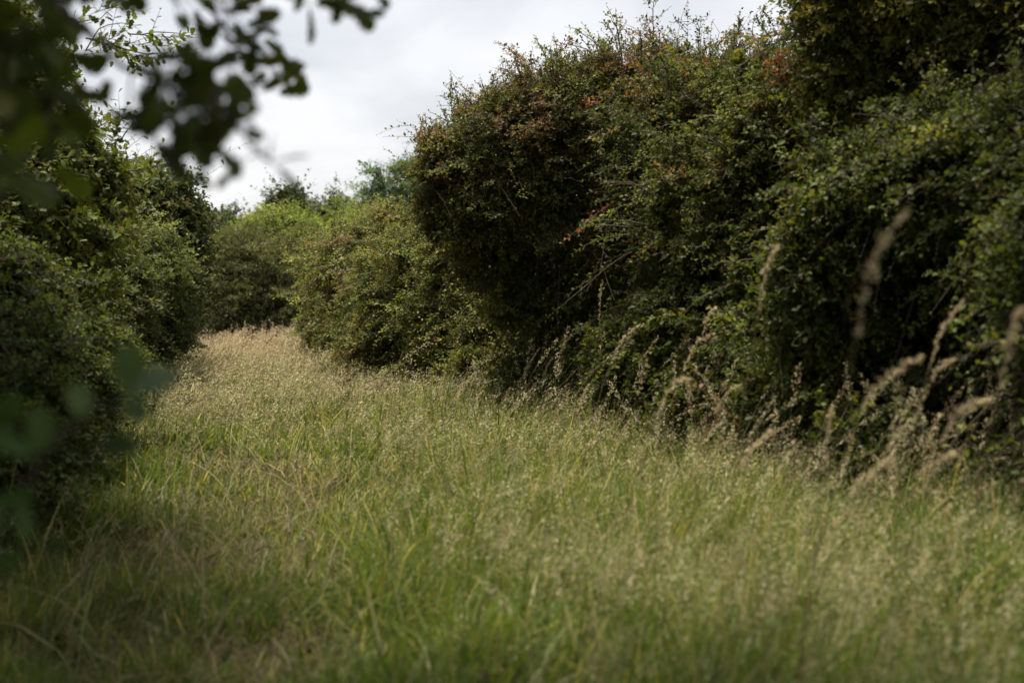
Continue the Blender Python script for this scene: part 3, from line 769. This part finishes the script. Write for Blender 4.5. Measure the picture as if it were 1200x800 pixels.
_lat = rng.random((256, 256))
def vnoise(x, y, f):
    """Smooth lattice noise in 0..1; f in cells per metre."""
    u = np.asarray(x) * f + 71.3; v = np.asarray(y) * f + 133.7
    i = np.floor(u).astype(int); j = np.floor(v).astype(int)
    a = u - i; b_ = v - j
    a = a * a * (3 - 2 * a); b_ = b_ * b_ * (3 - 2 * b_)
    g = lambda p, q_: _lat[p % 256, q_ % 256]
    return (g(i, j) * (1 - a) + g(i + 1, j) * a) * (1 - b_) + (g(i, j + 1) * (1 - a) + g(i + 1, j + 1) * a) * b_
def patch(x, y, f, s):
    return .6 * vnoise(x + s * 9, y - s * 5, f * .7) + .4 * vnoise(x - s * 3, y + s * 7, f * 1.7)

LUSH = [(-2.3, 11.5, .9, 2.4, 1.0), (-.95, 6.4, .75, 1.9, 1.0), (-.2, 4.4, .6, 1.0, .6), (.9, 3.4, .5, .6, .35), (-2.9, 8.0, .5, 1.5, .6), (1.9, 5.4, .5, .8, .5), (-.2, 8.6, .5, .9, .4)]
def lush_amt(x, y):
    """1 where the grass is leafy and green rather than gone to straw."""
    a = sum(k * np.exp(-((x - cx) / rx) ** 2 - ((y - cy_) / ry) ** 2) for cx, cy_, rx, ry, k in LUSH)
    return np.clip(a + 1.7 * (patch(x, y, 1.0, 1.0) - .5), 0, 1)

def path_amt(x, y):
    """1 on the trodden line through the grass left of the middle."""
    c = -.13 * y - .25 - .04 * np.sin(y * .7)
    return np.exp(-((x - c) / (.35 + .03 * y)) ** 2) * np.clip((16 - y) / 6, 0, 1)

def blades(x, y, L, W, lean, az, cols, levels=5, curl=1.0, z0=0.0):
    n = len(x)
    base = np.stack([x, y, ground_z(x, y) + z0], 1)
    t = np.linspace(0, 1, levels)
    h = np.stack([np.cos(az), np.sin(az), np.zeros(n)], 1)
    th = lean[:, None] * (t[None] ** 1.0) * curl + .12
    dt = np.diff(t, prepend=0)
    hz = np.cumsum(np.sin(th) * dt, 1); vt = np.cumsum(np.cos(th) * dt, 1)
    c = base[:, None] + L[:, None, None] * (hz[..., None] * h[:, None] + vt[..., None] * np.array([0, 0, 1.0]))
    c[..., 2] = np.maximum(c[..., 2], base[:, None, 2] + .01)
    tw = rng.uniform(-.9, .9, n)
    s = np.stack([-np.sin(az + tw), np.cos(az + tw), np.zeros(n)], 1)
    wt = np.array([.75, 1, .85, .55, .0])[:levels] if levels == 5 else np.linspace(1, 0, levels)
    w = W[:, None] * wt[None] * .5
    A_ = c - s[:, None] * w[..., None]; B_ = c + s[:, None] * w[..., None]
    Vv = np.stack([A_, B_], 2).reshape(n, -1, 3)
    m = 2 * levels
    i = np.arange(levels - 1) * 2
    q = np.stack([i, i + 1, i + 3, i + 2], 1)
    q = (q[None] + (np.arange(n) * m)[:, None, None]).reshape(-1, 4)
    return Vv.reshape(-1, 3), [q], [np.repeat(cols, levels - 1, 0)]

WIND = .25      # radians off +X that the stalks lean towards
GREEN = np.array([[.092, .150, .030], [.080, .138, .026], [.100, .150, .022], [.125, .178, .026], [.088, .130, .032], [.170, .205, .032], [.135, .178, .036]])
DRY = np.array([[.36, .32, .14], [.44, .39, .19], [.29, .25, .11], [.21, .17, .075], [.38, .34, .16]])

def col_mix(x, y, dry):
    n = len(x)
    g = GREEN[rng.integers(0, len(GREEN), n)]
    d = DRY[rng.integers(0, len(DRY), n)]
    k = rng.random(n) < dry
    c = np.where(k[:, None], d, g)
    return (c * (1 + rng.normal(0, .15, (n, 1)))).clip(.015, .6)

# leafy grass, growing in tussocks
x, y = field_pts(6200, 1.6, 30, 1.15, 4.5)
tus = vnoise(x, y, 2.6) * .6 + vnoise(x + 20, y, 5.5) * .4
kp = rng.random(len(x)) < np.clip((tus - .28) * 2.6, .10, 1)
x, y, tus = x[kp], y[kp], tus[kp]
pa = path_amt(x, y)
tall = np.clip((x + .13 * y + .5) / 1.4, 0, 1)
n = len(x)
lush = lush_amt(x, y)
dry = np.clip(.24 - .24 * lush + .16 * np.clip((y - 8) / 10, 0, 1) + .10 * pa - .15 * np.clip((6 - y) / 3, 0, 1), .05, .85)
Lb = (.20 + .24 * tall + .10 * np.clip(y / 20, 0, 1)) * (1 - .5 * pa) * rng.lognormal(0, .22, n).clip(.4, 1.5) * (.45 + 1.1 * tus) * (.82 + .35 * lush)
Wb = .0066 * np.maximum(1, y / 7.0) ** .85 * rng.uniform(.5, 1.7, n) * (1 + .7 * lush)
az = np.where(rng.random(n) < .35, WIND + rng.normal(0, .8, n), rng.uniform(0, 6.28, n))
A = Acc()
A.add(*blades(x, y, Lb, Wb, rng.gamma(2.2, .48, n).clip(.05, 2.7), az, col_mix(x, y, dry)))
xb, yb = field_pts(40, 2.2, 18, 1.0, 5)
nb_ = len(xb)
A.add(*blades(xb, yb, rng.uniform(.35, .75, nb_), .008 * np.maximum(1, yb / 9) * rng.uniform(.7, 1.4, nb_), rng.gamma(4, .35, nb_).clip(.3, 2.6), rng.uniform(0, 6.28, nb_),
              np.array([[.20, .24, .09], [.28, .27, .13], [.13, .17, .06], [.34, .30, .17]])[rng.integers(0, 4, nb_)]))
o = A.build('meadow_grass', GRASS)
tag(o, 'long green grass covering the field between the two hedges', 'grass', 'stuff')
print('blades', n)

# flattened dead thatch
x, y = field_pts(1200, 1.6, 28, 1.2, 4.5)
n = len(x)
kp = rng.random(n) < .2 + .6 * path_amt(x, y) + .3 * (x < -.1 * y - .6)
x, y = x[kp], y[kp]; n = len(x)
A = Acc()
dc = np.array([[.20, .15, .085], [.15, .11, .06], [.26, .20, .11], [.12, .085, .05]])[rng.integers(0, 4, n)] * (1 + rng.normal(0, .15, (n, 1)))
A.add(*blades(x, y, rng.uniform(.12, .36, n), .004 * np.maximum(1, y / 7) * rng.uniform(.6, 1.5, n), rng.uniform(1.1, 2.2, n), rng.uniform(0, 6.28, n), dc, z0=.02))
o = A.build('dead_grass', STRAW)
tag(o, 'matted dead brown grass lying along the trodden line', 'grass', 'stuff')

# seeding grass: stalks with loose heads
def seed_stalks(acc, x, y, H, az, lean, nsp, head, scale, cols, stem_w=.0022, spread=.028, cstem=None):
    n = len(x)
    base = np.stack([x, y, ground_z(x, y)], 1)
    h = np.stack([np.cos(az), np.sin(az), np.zeros(n)], 1)
    def at(t):
        th_h = lean[:, None] * t ** 2.2
        p = base[:, None] + H[:, None, None] * (th_h[..., None] * h[:, None])
        p[..., 2] += H[:, None] * (t - .5 * lean[:, None] ** 2 * t ** 3 * .8)
        return p
    t = np.linspace(0, 1, 6)[None].repeat(n, 0)
    path = at(t)
    acc.add(*[a if i < 2 else [np.repeat(cols if cstem is None else cstem, 15, 0)] for i, a in enumerate(tubes(path, (stem_w * scale)[:, None] * .5 * np.linspace(1.2, .5, 6)[None], 3))])
    k = nsp
    u = rng.random((n, k))
    ts = 1 - head * u
    pc = at(ts)
    tang = norm(at(np.minimum(ts + .02, 1.02)) - pc)
    wd = spread * np.sin(pi * np.clip(.12 + .88 * u, 0, 1)) ** .7
    off = rng.normal(0, 1, (n, k, 3)); off = norm(off) * (wd * rng.uniform(.2, 1.2, (n, k)))[..., None]
    off += h[:, None] * (wd * .5)[..., None]
    pos = (pc + off * np.minimum(scale, 1.6)[:, None, None]).reshape(-1, 3)
    dr = norm(tang.reshape(-1, 3) + .5 * norm(off.reshape(-1, 3)) + rng.normal(0, .25, (n * k, 3)) + np.array([0, 0, -.15]))
    sz = np.repeat(scale, k) * rng.uniform(.008, .017, n * k)
    cc = np.repeat(cols, k, 0) * (1 + rng.normal(0, .18, (n * k, 1)))
    acc.add(*place_leaves(tmpl_diamond(.30, .03), pos, dr, norm(rng.normal(size=(n * k, 3)) + [0, -.3, .3]), sz, cc.clip(.02, .7)))

HEADC = np.array([[.54, .49, .27], [.48, .42, .23], [.62, .56, .36], [.40, .31, .18], [.46, .36, .24], [.52, .50, .26]])
x, y = field_pts(380, 2.2, 29.5, .6, 5)
n = len(x)
pa = path_amt(x, y)
w = np.clip(1.2 - 1.25 * lush_amt(x, y), .05, 1) * np.clip(.4 + (y - 4) / 5 + .45 * np.clip((x + .4) / .8, 0, 1), .4, 1) * np.clip(.15 + 1.9 * (.6 * vnoise(x, y, 1.4) + .4 * vnoise(x, y + 9, 4.0) - .25), .06, 1) * (1 - .8 * pa) * np.clip(.25 + (x + .16 * y + .6) / 1.6 + np.clip((y - 7) / 7, 0, 1), .08, 1)
kp = rng.random(n) < w
x, y = x[kp], y[kp]; n = len(x)
edge = np.clip((x - np.interp(y, *RX) + 1.3) / 1.3, 0, 1)
H = rng.normal(.54, .11, n).clip(.28, .95) + .30 * edge * rng.random(n) ** 2
H = H * np.where(y < 4.5, .85, 1)
A = Acc()
seed_stalks(A, x, y, H, WIND + rng.normal(0, .6, n), rng.gamma(3, .13, n).clip(.05, .95), 22, .24, np.maximum(1, y / 8.0) ** .9,
            np.where((rng.random(n) < np.clip((y - 19) / 5, 0, .8) + .12 * (patch(x, y, 1.5, 6) > .6))[:, None], np.array([[.54, .41, .27]]), HEADC[rng.integers(0, 6, n)]) * (1 + rng.normal(0, .15, (n, 1))),
            cstem=np.array([[.17, .19, .07], [.24, .22, .10], [.13, .17, .055]])[rng.integers(0, 3, n)])
npl = 520
yp = rng.uniform(4.4, 13.5, npl)
xp = np.interp(yp, *RX) - np.abs(rng.normal(0, .95, npl)) + .1
seed_stalks(A, xp, yp, rng.uniform(.55, 1.1, npl) + .12 * (yp > 6), WIND + rng.normal(0, .9, npl), rng.gamma(3, .2, npl).clip(.1, 1.25), 70, .20, np.maximum(1, yp / 9.0) ** .8,
            np.array([[.74, .63, .40], [.64, .52, .32], [.76, .60, .36], [.62, .46, .29]])[rng.integers(0, 4, npl)], spread=.020,
            cstem=np.array([[.17, .19, .07], [.30, .26, .13]])[rng.integers(0, 2, npl)])
ne = 1100
ye = rng.uniform(4.2, 17, ne)
xe = np.interp(ye, *RX) + .25 - np.abs(rng.normal(0, .42, ne))
seed_stalks(A, xe, ye, rng.uniform(.55, 1.15, ne), WIND + rng.normal(0, .7, ne), rng.gamma(3, .16, ne).clip(.1, 1.1), 26, .24, np.maximum(1, ye / 8.0) ** .9,
            np.array([[.62, .54, .36], [.54, .45, .30], [.68, .61, .44], [.48, .38, .25]])[rng.integers(0, 4, ne)], spread=.022,
            cstem=np.array([[.17, .19, .07], [.26, .23, .11]])[rng.integers(0, 2, ne)])
o = A.build('seeding_grass', STRAW)
tag(o, 'straw coloured seeding grass stalks with loose heads, all over the field', 'grass', 'stuff')

# tall single stalks that stand out against the dark hedge
TALL = [
    (1062, 235, 1010, 365, 3.3, 1.0, 'tall wide blurred pinkish brown seed plume, largest and highest one at the right'),
    (912, 285, 893, 345, 6.2, .7, 'slim blurred tan seed head pointing straight up, high in front of the bramble bank'),
    (838, 358, 824, 388, 8.8, .8, 'short pale fluffy seed head just above the bent hook shaped one'),
    (836, 390, 802, 425, 8.8, .8, 'pale seed head bent over like a hook, in front of the low bramble tangle'),
    (752, 376, 716, 420, 9.0, .9, 'feathery tan plume leaning right before the darkest hollow of the hedge'),
    (632, 410, 608, 450, 12.2, .7, 'narrow curved pale seed head in the dark gap, left one of a close pair'),
    (648, 420, 634, 460, 12.2, .7, 'narrow drooping pale seed head in the dark gap, right one of a close pair'),
    (706, 330, 703, 392, 11.6, .45, 'thin upright brown spike standing alone in the dark hollow'),
    (810, 438, 770, 480, 6.2, 1.1, 'broad orange tan fuzzy plume at the edge of the sunlit grass'),
    (1128, 352, 1092, 415, 5.6, .6, 'slender pale spike leaning right before the black bramble shade'),
    (1080, 418, 1010, 465, 4.6, 1.1, 'wide mauve brown plume leaning far right, low before the brambles'),
    (1118, 422, 1084, 452, 5.6, .7, 'faint greenish seed head arching right beside the mauve brown plume'),
    (1196, 355, 1178, 430, 3.9, .9, 'blurred grey pink seed head cut by the right edge of the picture'),
    (1160, 462, 1105, 500, 4.4, .8, 'long arching pale stalk curving right at the foot of the brambles'),
    (1120, 530, 1092, 556, 4.6, .8, 'small pinkish seed tuft low on the right in front of weeds'),
    (1050, 535, 1000, 580, 4.6, .9, 'rosy brown drooping plume in the lower right grass'),
    (975, 480, 968, 545, 5.0, .7, 'upright pale green grass spike standing right of the sunlit straw'),
    (598, 452, 588, 478, 12.0, .6, 'small buff seed head low on the left of the dark hollow'),
    (690, 452, 678, 482, 10.8, .7, 'soft buff seed head nodding right under the dark hollow'),
    (868, 448, 838, 478, 7.6, .8, 'loose straw plume leaning right beside the orange tan fuzzy one'),
    (905, 500, 870, 540, 5.6, .9, 'pale straw plume lying nearly sideways in the sunlit grass at right'),
    (548, 450, 530, 480, 12.5, .7, 'pinkish seed head at the foot of the pale green bush'),
]
for (tx, ty, hx, hy, d, fat, lab) in TALL:
    tip, hb = P(tx, ty, d), P(hx, hy, d)
    v = tip - hb
    hl = np.linalg.norm(v)
    bx = hb[0] - v[0] * .55 - .10; by = d + rng.normal(0, .04)
    bz = float(ground_z(bx, by))
    root = thing('grass_stalk', lab, 'grass stalk', (bx, by, bz), 'tall grass stalks standing along the right hedge')
    b0 = np.array([bx, by, bz])
    ctrl = np.array([b0, b0 * .55 + hb * .45 + [-.05, 0, .05], hb, hb + v * rng.uniform(.45, .65) + [-.10 * hl * rng.random(), 0, hl * rng.uniform(.0, .22)], tip + [0, 0, -hl * rng.uniform(-.05, .12)]])
    tq = np.linspace(0, 4, 21)
    pth = np.stack([np.interp(tq, range(5), ctrl[:, i]) for i in range(3)], 1)
    for _ in range(4): pth[1:-1] = .5 * pth[1:-1] + .25 * (pth[:-2] + pth[2:])
    S = Acc(); Vt, Ft, Ct = tubes(pth[None], np.linspace(.0026, .0009, 21)[None], 5)
    S.add(Vt, Ft, [np.tile([.20, .17, .08], (len(Ft[0]), 1))]); S.build('stem', STRAW, root, True)
    k = int(rng.uniform(200, 330) * max(.35, min(1.0, hl / .18)))
    u = rng.random(k)
    ii = 10 + u * 9.99
    pc = np.stack([np.interp(ii, np.arange(21), pth[:, i]) for i in range(3)], 1)
    i0 = np.minimum(ii.astype(int), 19)
    tg = norm(pth[i0 + 1] - pth[i0])
    wd = .021 * fat * rng.uniform(.75, 1.25) * (np.sin(pi * np.clip(.1 + .85 * u, 0, 1)) ** .8)
    nb = 26
    bdir = norm(rng.normal(size=(nb, 3)) + [.5, 0, -.1])
    bi = np.minimum((u * nb).astype(int), nb - 1)
    blen = rng.uniform(.3, 1.5, nb)
    of = norm(bdir[bi] + rng.normal(0, .35, (k, 3))) * (wd * blen[bi] * rng.uniform(.05, 1.2, k))[:, None]
    hc = np.array([[.70, .57, .37], [.62, .48, .32], [.74, .63, .43], [.57, .41, .27]])[rng.integers(0, 4, k)] * (1 + rng.normal(0, .1, (k, 1)))
    S = Acc(); S.add(*place_leaves(tmpl_diamond(.30, .04), pc + of, norm(tg + .5 * norm(of) + rng.normal(0, .2, (k, 3))), rng.normal(size=(k, 3)), rng.uniform(.008, .014, k) * (1 if d < 8 else 1.25), hc.clip(.02, .7)))
    S.build('seed_head', STRAW, root)
    x1 = np.array([bx, bx, bx]); y1 = np.array([by, by, by])
    Vb, Fb, Cb = blades(x1, y1, np.array([.35, .42, .3]), np.array([.006, .005, .006]), np.array([.9, .7, 1.3]), rng.uniform(0, 6.28, 3), np.tile([.11, .125, .045], (3, 1)))
    S = Acc(); S.add(Vb, Fb, Cb); S.build('leaf_blades', GRASS, root)

# weeds along the foot of both hedges
A = Acc(); T = Acc()
ns = 3600
yy = rng.uniform(5, 28, ns)
side = rng.random(ns) < .62
xx = np.where(side, np.interp(yy, *RX) - np.abs(rng.normal(0, .38, ns)) + .32, np.interp(yy, *LX) + np.abs(rng.normal(0, .3, ns)) - .2)
bs = np.stack([xx, yy, ground_z(xx, yy)], 1)
dd = norm(np.array([0, 0, 1.0]) + rng.normal(0, .25, (ns, 3)))
add_shoots(A, T, bs, dd, rng.uniform(.2, .75, ns), pick([((.07, .10, .03), 4), ((.09, .115, .035), 3), ((.14, .11, .055), 2), ((.055, .08, .025), 3)], ns), np.tile([0, -.3, .7], (ns, 1)), tmpl_oval(.5), .05, 11, .1)
o = A.build('ground_cover', LEAF)
tag(o, 'leafy weeds growing through the grass along the foot of both hedges', 'weeds', 'stuff')
o2 = T.build('weed_stems', TWIG)
tag(o2, 'thin stems of the weeds along the foot of both hedges', 'weeds', 'stuff')
